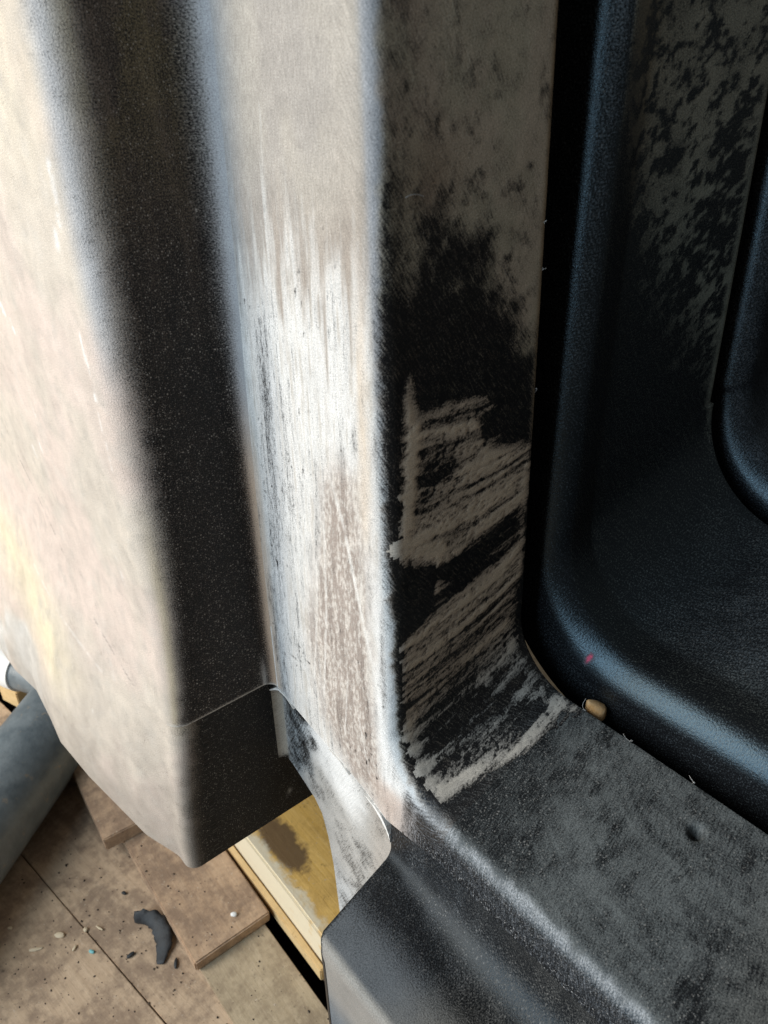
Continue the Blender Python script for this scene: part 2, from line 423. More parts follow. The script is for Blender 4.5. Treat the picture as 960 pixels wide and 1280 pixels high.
for st in path_front:
    pin = rib_point(0, B3, -0.030, st)
    if st[0] == 'v':
        z = pin[2]; o = (A2 + 0.012 + 0.014 * float(sstep(0.8, 1.3, z)), z)
    elif st[0] == 'f': o = on_ob(st[1] / (math.pi / 2))
    else: o = (pin[0], -0.645 + ZO)
    row = [(pin[0] + (o[0] - pin[0]) * k / NC, B3, pin[2] + (o[1] - pin[2]) * k / NC) for k in range(NC + 1)]
    row.append((o[0], B3 + (0.010 if st[0] != 'h' else 0.0), o[1] - (0.0 if st[0] != 'h' else 0.0001))); G.append(row)
G = np.array(G)

def paint_front(a, z):
    """the plane of the column's front: grey dust above, white sanding streaks, brown worn field with scratches"""
    x = a + 0.10 * (z - 0.9) * 0
    mid = fbm(a * 30, z * 14, 40); st = fbm(a * 260, z * 22, 41); st2 = fbm(a * 120, z * 9, 42); gr = fbm(a * 300, z * 260, 43)
    t = np.empty(a.shape + (3,)); t[:] = GREYTAN
    t = mixc(t, (0.43, 0.385, 0.33), sstep(0.4, 0.65, fbm(a * 16, z * 7, 44)) * 0.7)
    t = mixc(t, (0.29, 0.235, 0.195), np.exp(-((z - 1.105 - 0.25 * (a + 0.5) + 0.05 * (mid - 0.5)) / 0.05) ** 2) * sstep(-0.57, -0.52, a) * 0.6)
    t = mixc(t, (0.37, 0.365, 0.365), sstep(A2 + 0.065, A2 + 0.02, a) * 0.8)  # blue-grey shading beside the corner put into the dust colour
    t = mixc(t, (0.36, 0.31, 0.265), sstep(0.5, 0.75, st2) * 0.7 * sstep(1.26, 1.10, z))
    d = 1.12 + 0.25 * (mid - 0.5)
    # white streaks
    wh = sstep(1.16, 1.05, z + (st2 - 0.5) * 0.22 + (st - 0.5) * 0.10)
    wcol = np.empty(a.shape + (3,)); wcol[:] = WHITE
    wcol = mixc(wcol, (0.50, 0.46, 0.41), sstep(0.52, 0.72, st) * 0.8)
    t = t * (1 - wh)[..., None] + wcol * wh[..., None]
    d = d * (1 - wh) + wh * (0.80 + 0.9 * (st - 0.5) + 0.35 * (st2 - 0.5))
    # bluish thin strip beside the corner: half-shade put into dust and tint
    xs = np.interp(z, [0.64, 0.82, 0.92, 1.05], [-0.588, -0.568, -0.562, -0.556])
    strip = np.exp(-((a - xs) / 0.017) ** 2) * sstep(1.15, 1.0, z)
    d = d - strip * (0.14 + 0.35 * (st - 0.4)); t = mixc(t, (0.62, 0.64, 0.66), strip * 0.5)
    t = mixc(t, (0.60, 0.46, 0.35), sstep(A2 + 0.032, A2 + 0.016, a) * sstep(1.0, 0.88, z) * 0.8)
    # worn brown field
    bp = [(-0.486, 0.947), (-0.455, 0.975), (-0.43, 0.965), (-0.421, 0.92), (-0.42, 0.853), (-0.414, 0.726), (-0.395, 0.612), (-0.46, 0.60), (-0.515, 0.66), (-0.525, 0.752), (-0.505, 0.857)]
    br = soft(a + (st2 - 0.5) * 0.03, z, bp, 0.022)
    fleck = sstep(0.42, 0.66, fbm(a * 480, z * 260, 46) * 0.6 + st * 0.4)
    bcol = mixc(np.broadcast_to(np.array(BROWN) * 1.15, t.shape).copy(), (0.58, 0.52, 0.46), fleck)
    t = t * (1 - br * 0.9)[..., None] + bcol * (br * 0.9)[..., None]; d = d + br * 0.12
    # scratches
    for pts, wd, s in (([(-0.473, 0.959), (-0.454, 0.913), (-0.436, 0.84), (-0.414, 0.762), (-0.406, 0.707)], 0.0022, 0.9), ([(-0.504, 0.687), (-0.489, 0.809), (-0.484, 0.916)], 0.0016, 0.75),
                       ([(-0.47, 0.66), (-0.46, 0.74)], 0.0012, 0.6), ([(-0.52, 0.70), (-0.505, 0.80), (-0.50, 0.86)], 0.0012, 0.6), ([(-0.44, 0.80), (-0.432, 0.87)], 0.001, 0.5), ([(-0.43, 0.63), (-0.445, 0.70)], 0.001, 0.6)):
        dd, pos = dline(a + 0.002 * (fbm(z * 60, a * 0, 3) - 0.5), z, pts); f = sstep(wd * 1.5, wd * 0.4, dd) * s * 0.7 * sstep(0.1, 0.6, fbm(z * 120, a * 100, 6)); t = mixc(t, (0.78, 0.75, 0.70), f); d = d + f * 0.4
    # thick white dust along the column's edge
    wl = sstep(-0.424, -0.404, a + 0.012 * (fbm(a * 20, z * 40, 47) - 0.5)) * sstep(0.96, 0.82, z) * sstep(0.60, 0.66, z)
    t = mixc(t, (0.76, 0.75, 0.73), wl * 0.9); d = d - wl * 0.05
    t = mixc(t, (0.62, 0.50, 0.38), np.exp(-((a + 0.424) / 0.007) ** 2) * sstep(1.15, 1.05, z) * sstep(0.88, 0.96, z) * 0.6)
    t = mixc(t, (0.52, 0.40, 0.33), sstep(-0.44, -0.40, a) * sstep(0.655, 0.63, z) * 0.7)
    # tiny dark pits
    pit = sstep(0.80, 0.95, vnoise(a * 260, z * 260, 48)) * sstep(0.6, 0.8, vnoise(a * 40, z * 40, 49)); d = d - pit * 0.5
    # clean black plastic towards the sill
    cl = sstep(-0.395, -0.345, a + 0.03 * (mid - 0.5)) * sstep(0.72, 0.68, z)
    d = d * (1 - cl) + cl * 0.20; t = mixc(t, (0.30, 0.32, 0.35), cl)
    return d, t
d, t = paint_front(G[..., 0], G[..., 2])
lp = np.zeros(G.shape[:2]); lp[:, -3:] = 1; lp *= (np.array([st[0] == 'f' for st in path_front]))[:, None]
lp *= (G[..., 0] < -0.397) * (fbm(G[..., 0] * 60, G[..., 2] * 0, 71) > 0.33)
d = np.maximum(d, lp); t = mixc(t, (0.82, 0.79, 0.74), lp)  # highlight along the lip painted as white chipped dust
me = grid_mesh('front_face', G, G[..., [0, 2]], d, t); me.set_sharp_from_angle(angle=math.radians(50))
link('front_face', me, M_FRONT, shell)

# ---- ribs
def rib_arrays(i, hfun=None):
    fine = 0.0022 if i < 2 else 0.004
    sec = rib_section(i, fine); pa = rib_path(i, fine)
    b = np.array([q[0] for q in sec]); n = np.array([q[1] for q in sec])
    j = sum(1 for q in sec if q[0] <= RIBS[i][0] + RIBS[i][7] + 1e-6); j = min(j + 5, len(sec) - 8)
    midl = np.array([rib_point(i, sec[j][0], sec[j][1], st) for st in pa])
    s = np.concatenate([[0], np.cumsum(np.linalg.norm(np.diff(midl, axis=0), axis=1))])
    s -= s[[k for k, st in enumerate(pa) if st[0] == 'f'][0]]
    S, B = np.meshgrid(s, b, indexing='ij'); N = np.broadcast_to(n, S.shape)
    H = np.zeros(S.shape) if hfun is None else hfun(B, S) * (N > -0.003) + 0.0022 * (fbm(S * 75, B * 60, 81) - 0.5) * sstep(-0.030, -0.016, N) * sstep(B3 + 0.034, B3 + 0.012, B) * sstep(-0.32, -0.2, S) * sstep(0.16, 0.08, S)
    P = np.array([[rib_point(i, b[q], n[q] + H[p, q], st) for q in range(len(sec))] for p, st in enumerate(pa)])
    warc = np.concatenate([[0], np.cumsum(np.hypot(np.diff(b), np.diff(n)))])
    W = np.broadcast_to(warc, S.shape)
    return P, B, S, N, W

def pit_h(b, s):
    return -0.014 * np.exp(-(((b - 0.4622) / 0.0056) ** 2 + ((s - 0.2704) / 0.0054) ** 2) ** 2) + 0.0005 * (fbm(b * 40, s * 40, 80) - 0.5)
PATCH = [(0.352, -0.3287), (0.3586, -0.2941), (0.4093, -0.2854), (0.4511, -0.2700), (0.462, -0.2400), (0.4401, -0.2290), (0.4600, -0.2190), (0.4935, -0.2050), (0.4925, -0.1297), (0.4915, -0.0519), (0.485, -0.0173), (0.488, 0.0359), (0.493, 0.0898), (0.4944, 0.1253), (0.4644, 0.1163), (0.4247, 0.1120), (0.3829, 0.0987), (0.341, 0.0883), (0.3357, 0.0673), (0.3333, 0.0247), (0.3327, -0.0346), (0.3337, -0.0995), (0.3290, -0.1622), (0.3267, -0.1900), (0.3327, -0.2098), (0.330, -0.2252), (0.338, -0.2552)]
def putty(b, s):
    """coverage of the smeared filler on the column and in the fillet, 0..1"""
    q = s - 0.16 * (b - 0.335) * sstep(0.02, -0.25, s) - 0.20 * (b - 0.335) + 1.1 * (b - 0.335) ** 2 + 0.004 * (fbm(b * 30, s * 30, 56) - 0.5)
    stx = fbm(b * 11, q * 210, 51); st2 = fbm(b * 7, q * 75, 52); pit = fbm(b * 260, s * 420, 53)
    wob = (fbm(b * 60, s * 60, 54) - 0.5) * 0.012
    ins = soft(b + wob, s + wob, PATCH, 0.011)
    c = 0.34 + 1.35 * (stx - 0.45) + 0.9 * (st2 - 0.45) - 0.38 * sstep(0.50, 0.70, pit)
    c = c + 0.30 * soft(b, s, [(0.36, -0.27), (0.44, -0.25), (0.485, -0.19), (0.485, -0.13), (0.44, -0.13), (0.36, -0.18)], 0.03)
    def ridge(pts, wd, hgt):
        dd, pos = dline(b, s + (fbm(b * 45, s * 20, 55) - 0.5) * 0.006, pts); return hgt * np.exp(-(dd / wd) ** 2)
    c = c + ridge([(0.3357, -0.0886), (0.374, -0.0832), (0.4225, -0.080), (0.46, -0.080), (0.482, -0.0865)], 0.0045, 0.75)
    c = c + ridge([(0.3357, -0.0259), (0.374, -0.0151), (0.4269, -0.0065), (0.4688, -0.0043)], 0.006, 0.35)
    c = c + ridge([(0.3290, -0.1900), (0.3383, -0.1873), (0.3564, -0.1773), (0.3829, -0.162)], 0.0085, 0.85)
    c = c + ridge([(0.352, -0.325), (0.3586, -0.2876), (0.3542, -0.2638), (0.352, -0.2357), (0.3476, -0.2033)], 0.006, 0.85)
    c = c + ridge([(0.440, -0.2249), (0.4644, -0.2164), (0.475, -0.213)], 0.006, 0.8)
    c = c + ridge([(0.3564, -0.2919), (0.3762, -0.2919), (0.4049, -0.2854), (0.4357, -0.2768)], 0.004, 0.45)
    c = c + ridge([(0.491, -0.2011), (0.490, -0.1297), (0.488, -0.0519)], 0.005, 0.35)
    c = c + ridge([(0.3383, 0.0828), (0.363, 0.0885), (0.3939, 0.0987), (0.4269, 0.1077), (0.4511, 0.112)], 0.009, 0.42)
    c = c + ridge([(0.3432, 0.0112), (0.3454, 0.0381), (0.3454, 0.0651), (0.3454, 0.0808)], 0.009, 0.42)
    c = c + ridge([(0.4335, 0.0314), (0.4578, 0.0651), (0.4798, 0.0898), (0.4928, 0.1209)], 0.007, 0.25)
    c = c - 1.3 * soft(b, s + wob, [(0.338, -0.165), (0.378, -0.145), (0.374, -0.1038), (0.352, -0.0955), (0.336, -0.0973)], 0.004)
    c = c - 0.9 * soft(b + wob, s, [(0.428, -0.262), (0.462, -0.262), (0.462, -0.238), (0.435, -0.236)], 0.005)
    c = c - 0.40 * soft(b, s, [(0.355, 0.02), (0.40, 0.005), (0.46, 0.03), (0.47, 0.09), (0.42, 0.075), (0.36, 0.065)], 0.02)
    c = c - 0.5 * soft(b, s, [(0.363, -0.262), (0.40, -0.25), (0.405, -0.215), (0.363, -0.222)], 0.01)
    c = c - 0.35 * soft(b, s, [(0.38, -0.135), (0.47, -0.14), (0.48, -0.115), (0.40, -0.10)], 0.01)
    return np.clip(c, 0, 1) * ins

def paint_rib0(P, B, S, N):
    a, z = P[..., 0], P[..., 2]
    dF, tF = paint_front(a, z)
    # column side: fibrous grey-tan sanding film above, clean plastic below
    top = [(0.341, -0.4239), (0.3586, -0.4109), (0.3696, -0.4239), (0.3917, -0.4217), (0.4159, -0.4109), (0.4269, -0.4066), (0.4467, -0.3741), (0.4622, -0.3374), (0.4776, -0.3071), (0.4908, -0.2876), (0.50, -0.2833)]
    lim = np.interp(B, [q[0] for q in top], [q[1] for q in top])
    nz = fbm(B * 45, S * 35, 60) - 0.5; fib = fbm(B * 60 + S * 130, S * 40 - B * 170, 61)
    film = sstep(0.050, -0.050, S - lim + nz * 0.13)
    t = np.empty(P.shape); t[:] = (0.60, 0.51, 0.395)
    t = mixc(t, (0.42, 0.335, 0.26), sstep(0.400, 0.345, B) * 0.8)
    t = mixc(t, (0.53, 0.48, 0.36), sstep(0.45, 0.65, fbm(B * 20, S * 15, 62)) * 0.7)
    t = mixc(t, (0.34, 0.245, 0.17), np.exp(-(((B - 0.375) / 0.03) ** 2 + ((S + 0.46) / 0.03) ** 2)) * 0.6)
    d = film * (0.80 + 0.60 * (fib - 0.5) + 0.35 * nz - 0.25 * sstep(0.38, 0.33, B))
    d = d - film * 0.30 * sstep(0.55, 0.75, fbm(B * 110, S * 80, 63)) * sstep(-0.62, -0.45, S)
    d = np.maximum(d, 0.05 + 0.07 * fbm(B * 80, S * 80, 64))
    edge = sstep(0.487, 0.4935, B) * sstep(-0.1, -0.3, S); d = np.maximum(d, edge * 0.6); t = mixc(t, (0.36, 0.27, 0.17), edge * 0.8)
    # sill: brushed grey film that thickens away from the repair
    rr = np.hypot(B - 0.62, S - 0.30); sw = 0.6 * fbm(rr * 240, np.arctan2(B - 0.62, S - 0.30) * 7, 65) + 0.4 * fbm(rr * 90, np.arctan2(B - 0.62, S - 0.30) * 4, 68)
    sill = sstep(0.10, 0.24, S + (B - 0.33) * 0.4 + nz * 0.05)
    ts = np.empty(P.shape); ts[:] = (0.160, 0.172, 0.170); ts = mixc(ts, (0.165, 0.152, 0.128), sstep(0.3, 0.45, S))
    ds = 0.11 + sill * (0.36 + 0.50 * (sw - 0.5) + 0.25 * nz)
    ds = ds - 0.22 * sstep(0.55, 0.78, fbm(B * 45, S * 70, 67)) * sill
    sm = sstep(0.05, 0.10, S); d = d * (1 - sm) + ds * sm; t = t * (1 - sm)[..., None] + ts * sm[..., None]
    # rounded edge blends into the front face's dust
    r = RIBS[0][7]; u = np.clip((B - B3) / r, 0, 1)
    rag = (fbm(S * 70, B * 70, 66) - 0.5)
    lowz = sstep(0.95, 0.80, z)
    fr = sstep(0.62, 0.18, u + rag * (0.5 + 0.2 * lowz) - 0.25 * sstep(1.1, 1.25, z) - 0.12 * lowz) * (N <= 0.0005)
    eg = np.exp(-((u - 0.25) / 0.35) ** 2)
    tE = np.empty(P.shape); tE[:] = (0.40, 0.405, 0.42); tE = mixc(tE, (0.66, 0.69, 0.70), sstep(1.08, 0.95, z));  # bluish edge tints put the sky reflection into the dust colour
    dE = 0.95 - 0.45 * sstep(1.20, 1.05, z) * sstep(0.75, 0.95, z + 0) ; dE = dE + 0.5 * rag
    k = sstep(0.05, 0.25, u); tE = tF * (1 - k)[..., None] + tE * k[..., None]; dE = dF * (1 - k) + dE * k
    # below the bend the edge is bare, its bluish highlight painted as thin powder
    bare = sstep(0.665, 0.635, z); dE = dE * (1 - bare) + bare * np.minimum(dF, 0.55 - 0.3 * u + 0.3 * rag); 
    tE = mixc(tE, (0.50, 0.52, 0.55), bare * k)
    d = d * (1 - fr) + dE * fr; t = t * (1 - fr)[..., None] + tE * fr[..., None]
    d = np.where(N < -0.018, dF, d); t = np.where((N < -0.018)[..., None], tF, t)
    grv = (B >= 0.4940) & (N < -0.001); d = np.where(grv, 0.02, d)
    return d, t

def paint_rib1(P, B, S, N):
    nz = fbm(B * 55, S * 40, 90) - 0.5; sp = fbm(B * 190 + S * 20, S * 170, 91); sp2 = fbm(B * 95 + S * 18, S * 80, 93)
    lim = np.interp(B, [0.53, 0.55, 0.58, 0.62, 0.68, 0.71], [-0.40, -0.36, -0.26, -0.19, -0.08, -0.02])
    film = sstep(0.06, -0.10, S - lim + nz * 0.10)
    t = np.empty(P.shape); t[:] = (0.27, 0.255, 0.20); t = mixc(t, (0.20, 0.225, 0.19), sstep(-0.38, -0.2, S) * 0.7)
    d = film * (0.68 + 0.6 * nz) - film * 1.0 * sstep(0.52, 0.70, 0.55 * sp2 + 0.45 * sp + 0.16 * sstep(-0.6, -0.2, S) - 0.05 + 0.25 * (fbm(B * 18, S * 14, 96) - 0.5)) - 0.3 * film * sstep(0.55, 0.7, sp)
    d = np.maximum(d, 0.035 * (S < 0.05))
    inner = sstep(0.0, 0.20, S) * sstep(0.54, 0.60, B)
    d = np.maximum(d, inner * (0.12 + 0.22 * nz + 0.12 * sstep(0.1, 0.3, S))); t = mixc(t, (0.13, 0.145, 0.155), inner)
    fe = sstep(0.700, 0.708, B) * sstep(0.08, -0.05, S); d = np.maximum(d, fe * 0.6)
    # powder on the rounded edge, its blue tint painting the sky highlight
    u = np.clip((B - RIBS[1][0]) / RIBS[1][7], 0, 1); eg = np.exp(-((u - 0.45) / 0.4) ** 2)
    de = eg * (0.30 * sstep(-0.25, -0.50, S) + 0.08 * sstep(0.0, 0.05, S) + 0.12 * sstep(-0.1, -0.2, S)) * (0.7 + 0.8 * nz)
    d = np.where(u < 0.97, de, d); t = mixc(t, (0.20, 0.235, 0.26), (u < 0.97) * 1.0)
    pk = np.exp(-(((u - 0.15) / 0.12) ** 2 + ((S - 0.118) / 0.0028) ** 2)); d = np.maximum(d, pk); t = mixc(t, (0.7, 0.12, 0.2), sstep(0.2, 0.5, pk))
    d = np.where(N < -RIBS[1][7] * 0.98, 0.015 + 0.12 * sstep(-0.3, -0.6, S) * (0.5 + nz), d)
    return d, t
def paint_rib2(P, B, S, N):
    d = 0.05 + 0.25 * fbm(B * 60, S * 60, 95) * (N > -0.02); t = np.empty(P.shape); t[:] = (0.14, 0.16, 0.18)
    return d, t

for i, paint in enumerate((paint_rib0, paint_rib1, paint_rib2)):
    P, B, S, N, W = rib_arrays(i, pit_h if i == 0 else None)
    d, t = paint(P, B, S, N)
    me = grid_mesh('rib', P, np.stack([W, -S], -1), d, t, flip=True); me.set_sharp_from_angle(angle=math.radians(50))
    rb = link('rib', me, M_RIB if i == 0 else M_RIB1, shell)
    rb['label'] = ('column and sill rib with sanded tan film above and brushed grey sill', 'speckled middle rib with rounded edge tinted with a blue sky reflection', 'innermost rib cut by the right border')[i]
    if i == 0:                                  # the sill run is brushed across, the column side along
        me.materials.append(M_SILL); mi = np.zeros((P.shape[0] - 1, P.shape[1] - 1), int); mi[(S[:-1, :-1] > 0.112)] = 1
        me.polygons.foreach_set('material_index', mi.ravel().astype(np.int32))

# ---- smeared filler: a raised skin over the column side and the fillet
def filler_mesh():
    sec = [q for q in rib_section(0, 0.0016) if q[1] > -0.009 and q[0] > B3 + 0.002 and not (q[0] > 0.45 and q[1] < -0.0009)]
    pa = []
    for st in rib_path(0, 0.0017):
        pa.append(st)
    b = np.array([q[0] for q in sec]); n = np.array([q[1] for q in sec])
    j = min(range(len(b)), key=lambda k: abs(b[k] - 0.352))
    midl = np.array([rib_point(0, sec[j][0], 0, st) for st in pa]); s = np.concatenate([[0], np.cumsum(np.linalg.norm(np.diff(midl, axis=0), axis=1))])
    s -= s[[k for k, st in enumerate(pa) if st[0] == 'f'][0]]
    kk = np.where((s > -0.36) & (s < 0.14))[0]; pa = [pa[k] for k in kk]; s = s[kk]
    S, B = np.meshgrid(s, b, indexing='ij')
    c = putty(B, S); ridge = sstep(0.5, 1.0, c)
    h = -0.00015 + 0.0004 * sstep(0.03, 0.45, c) + 0.0005 * ridge + 0.00012 * (fbm(B * 300, S * 300, 58) - 0.5)
    P = np.array([[rib_point(0, b[q], n[q] + h[p, q], st) for q in range(len(b))] for p, st in enumerate(pa)])
    keep = (c[:-1, :-1] + c[1:, :-1] + c[1:, 1:] + c[:-1, 1:]) / 4 > np.interp(B[:-1, :-1] + 0.006 * (fbm(B * 160, S * 160, 59)[:-1, :-1] - 0.5), [0.334, 0.348], [0.6, 0.05])
    t = np.empty(P.shape); t[:] = (0.62, 0.52, 0.415)
    t = mixc(t, (0.82, 0.69, 0.53), ridge); t = mixc(t, (0.36, 0.345, 0.315), sstep(-0.01, 0.06, S) * 0.8)
    t = mixc(t, (0.60, 0.56, 0.50), sstep(0.346, 0.336, B) * 0.6)
    d = 0.05 + 1.05 * c; d = np.maximum(d, np.interp(B, [0.336, 0.346], [0.7, 0.0]))
    return grid_mesh('repair_filler', P, np.stack([B, -S], -1), d, t, keep=keep, flip=True)
M_FILL = plastic('smeared_filler', 0.40, 1.65, grain=560, soft_=0.36, rough=0.40, bumpd=0.00022, fleck=0.3, mbump=0.5)
tag(link('repair_filler', filler_mesh(), M_FILL, shell), 'smeared beige filler with diagonal trowel ridges on the black column side')

# ---- front flange below the lip
def front_flange():
    fl = B3 + 0.010; cols = []
    for k in range(9):
        q = math.pi / 2 * k / 9; cols.append((A2 - 0.005 + 0.010 - 0.010 * math.cos(q), fl - 0.010 + 0.010 * math.sin(q)))
    aa = A2 + 0.005
    while aa < -0.33: cols.append((aa, fl)); aa += 0.0024
    zb = lambda a: float(np.interp(a, [A2, -0.60, -0.557, -0.543, -0.533, -0.526, -0.521, -0.515], [-0.752, -0.757, -0.776, -0.792, -0.825, -0.87, -0.94, -1.03])) + ZO
    NR = 140; G = []
    for r in range(NR + 1):
        G.append([(a, b, ZLIP + 0.012 + (zb(a) - ZLIP - 0.012) * r / NR) for a, b in cols])
    G.append([(a, b + 0.004, zb(a)) for a, b in cols])
    G = np.array(G); a, z = G[..., 0], G[..., 2]
    n1 = fbm(a * 40, z * 40, 100); n2 = fbm(a * 120 + z * 60, z * 120, 101); nl = fbm(a * 12, z * 12, 102)
    t = np.empty(G.shape); t[:] = (0.44, 0.42, 0.39); d = 0.70 + 0.7 * (n1 - 0.5) + 0.4 * (n2 - 0.5)
    wh = soft(a + (n1 - 0.5) * 0.03, z, [(-0.585, 0.60), (-0.53, 0.625), (-0.48, 0.60), (-0.45, 0.55), (-0.47, 0.51), (-0.53, 0.54)], 0.02)
    t = mixc(t, (0.76, 0.75, 0.73), wh * 0.85); d = d + wh * 0.15
    dk = soft(a + (n1 - 0.5) * 0.02, z, [(-0.608, 0.64), (-0.55, 0.64), (-0.555, 0.58), (-0.56, 0.52), (-0.608, 0.48)], 0.016)
    d = d - dk * 0.42; t = mixc(t, (0.46, 0.50, 0.52), dk * 0.7)
    t = mixc(t, (0.42, 0.37, 0.32), sstep(-0.46, -0.43, a) * 0.7); t = mixc(t, (0.55, 0.56, 0.56), sstep(0.42, 0.33, z) * 0.8)
    top = sstep(0.596, 0.622, z + 0.12 * (a + 0.6) + 0.01 * (n1 - 0.5)) * sstep(-0.44, -0.50, a); d = d - top * 0.7  # dust taken off below the lip to paint its shadow gap
    cr = sstep(A2 + 0.006, A2 + 0.002, a); t = mixc(t, (0.40, 0.36, 0.30), cr); d = d + cr * 0.2 - 0.6 * cr * sstep(0.51, 0.495, z)
    return grid_mesh('front_flange', G, np.stack([a, z], -1), d, t, flip=True)
me = front_flange(); me.set_sharp_from_angle(angle=math.radians(50))
tag(link('front_flange', me, M_FLANGE, shell), 'whitened front flange under the lip with a curved cut-out')

# ---- ledge in front of the sill
def ledge():
    def prof(R):
        pr = [(B3 + 0.0012, -0.640), (B3 + 0.0010, -0.648), (B3 + 0.0002, -0.705 + R + 0.001)]
        for k in range(1, 17):
            q = math.pi / 2 * k / 16; pr.append((B3 - R + R * math.cos(q), -0.705 + R - R * math.sin(q)))
        b_e = B3 - R
        for k in range(1, 33): pr.append((b_e + (0.2190 - b_e) * k / 33, -0.705))
        for k in range(7):
            q = math.pi / 2 * k / 6; pr.append((0.216 - 0.006 * math.sin(q), -0.711 + 0.006 * math.cos(q)))
        for k in range(1, 30): pr.append((0.210 + 0.0004 * k, -0.711 - 0.008 * k))
        return pr
    pr = prof(0.036)
    al = lambda b: -0.399 + (0.326 - b) * 0.215 + 0.010 * float(sstep(0.224, 0.209, b)) ** 2
    cols = list(np.linspace(0, 1, 170)); G = []
    colsa = [(0.004, -0.012), (0.0012, -0.004), (0.0002, -0.0012)]
    profs = [prof(0.010)] * 3 + [prof(0.010 + 0.036 * float(sstep(-0.39, -0.24, -0.39 + 0.55 * c))) for c in cols]
    for r in range(len(pr)):
        row = []
        for k, pk in enumerate(profs):
            b, z = pk[r]; a0 = al(b)
            if k < 3: row.append((a0 + colsa[k][0], b, z + ZO + colsa[k][1]))
            else: row.append((a0 + 0.0012 + (0.16 - a0) * cols[k - 3], b, z + ZO))
        G.append(row)
    G = np.array(G); a, b, z = G[..., 0], G[..., 1], G[..., 2]
    n1 = fbm(a * 45, b * 45, 110); n2 = fbm(a * 14, b * 14, 111); w = np.concatenate([[0], np.cumsum([math.dist(pr[k], pr[k + 1]) for k in range(len(pr) - 1)])])
    W = np.broadcast_to(w[:, None], a.shape)
    t = np.empty(G.shape); t[:] = (0.17, 0.185, 0.20); t = mixc(t, (0.24, 0.23, 0.21), sstep(-0.30, -0.22, a + 0.1 * (n2 - 0.5)) * 0.9)
    d = 0.72 * sstep(0.285, 0.235, b + 0.02 * (n1 - 0.5)) + 0.45 * (n1 - 0.5) + 0.13
    d = np.maximum(d, 0.12); t = mixc(t, (0.27, 0.25, 0.225), sstep(0.216, 0.212, b)); d = d + 0.25 * sstep(0.216, 0.212, b)
    rimm = np.exp(-((W - (w[[k for k, q in enumerate(pr) if q[0] < 0.2165][0]])) / 0.003) ** 2); d = d + 0.3 * rimm; t = mixc(t, (0.55, 0.52, 0.47), rimm * 0.7)
    d[:, :4] = np.minimum(d[:, :4], 0.1)
    return grid_mesh('ledge', G, np.stack([a, W], -1), d, t, flip=True)
link('ledge', ledge(), M_LEDGE, shell)
# ---------------------------------------------------------------- floor, timber, clutter
def wood(name, c1, c2, dirt, grain_axis=0, dirt_amt=0.5, stain=None, rough=0.75):
    t = NT(name); co = t.node('ShaderNodeTexCoord').outputs['Object']
    sc = [90, 90, 90]; sc = [140, 140, 140]; sc[grain_axis] = 7
    g = t.noise(t.rot(co, 0.0, tuple(sc)), 1.0, 6, 0.7, 0.8); g2 = t.noise(co, 14, 5, 0.65)
    c = t.mix(t.rng(g, 0.3, 0.7), c1, c2)
    g3 = t.noise(co, 60, 4, 0.7); g2 = t.math('ADD', t.math('MULTIPLY', g2, 0.6), t.math('MULTIPLY', g3, 0.4))
    dm = t.math('MULTIPLY', t.rng(g2, 0.40, 0.62, 0, 1, True), dirt_amt); c = t.mix(dm, c, dirt)
    sp = t.noise(co, 95, 3, 0.6); c = t.mix(t.rng(sp, 0.64, 0.76, 0, 0.55), c, (0.045, 0.035, 0.03))
    sp2 = t.noise(co, 160, 2, 0.5); c = t.mix(t.rng(sp2, 0.68, 0.75, 0, 0.6), c, (0.55, 0.46, 0.36))
    if stain:
        for (cx, cy, rx, ry, col, amt) in stain:
            v = t.vmath('DIVIDE', t.vmath('SUBTRACT', co, (cx, cy, 0)), (rx, ry, 1e3)); 
            ln = t.node('ShaderNodeVectorMath', operation='LENGTH'); t.put(ln.inputs[0], v)
            e = t.math('ADD', ln.outputs['Value'], t.math('MULTIPLY_ADD', t.noise(co, 55, 4, 0.6), 1.2, -0.6))
            c = t.mix(t.rng(e, 0.7, 1.15, amt, 0, True), c, col)
    t.put(t.b.inputs['Base Color'], c); t.b.inputs['Roughness'].default_value = rough; t.b.inputs['Specular IOR Level'].default_value = 0.25
    h = t.math('ADD', t.math('MULTIPLY', g, 0.5), t.math('MULTIPLY', sp, 0.5))
    t.put(t.b.inputs['Normal'], t.bump(h, 0.0016, 0.8)); return t.m

def box(name, x0, x1, y0, y1, z0, z1, mat, parent=None, bevel=0.002, rot=0.0, rough=0.0008, seed=1):
    """a sawn board: bevelled, with slightly uneven arrises; origin at its base centre"""
    cx, cy = (x0 + x1) / 2, (y0 + y1) / 2; bm = bmesh.new(); bmesh.ops.create_cube(bm, size=1)
    for v in bm.verts: v.co = Vector((v.co.x * (x1 - x0), v.co.y * (y1 - y0), (v.co.z + 0.5) * (z1 - z0)))
    rs = random.Random(seed)
    L = [e for e in bm.edges if abs((e.verts[0].co - e.verts[1].co).x) > 0.5 * (x1 - x0)]
    bmesh.ops.subdivide_edges(bm, edges=L, cuts=7, use_grid_fill=True)
    for v in bm.verts: v.co += Vector((0, rs.uniform(-rough, rough), rs.uniform(-rough, rough) * (v.co.z > 1e-6)))
    bmesh.ops.bevel(bm, geom=[e for e in bm.edges if len(e.link_faces) == 2 and e.calc_face_angle(0) > 0.8], offset=bevel, segments=2, affect='EDGES')
    me = bpy.data.meshes.new(name); bm.to_mesh(me); bm.free()
    o = bpy.data.objects.new(name, me); COL.objects.link(o); me.materials.append(mat)
    o.location = (cx, cy, z0); o.rotation_euler = (0, 0, rot)
    me.polygons.foreach_set('use_smooth', [True] * len(me.polygons)); me.set_sharp_from_angle(angle=math.radians(40))
    if parent: o.parent = parent; o.matrix_parent_inverse = Matrix.Translation(parent.location).inverted()
    return o

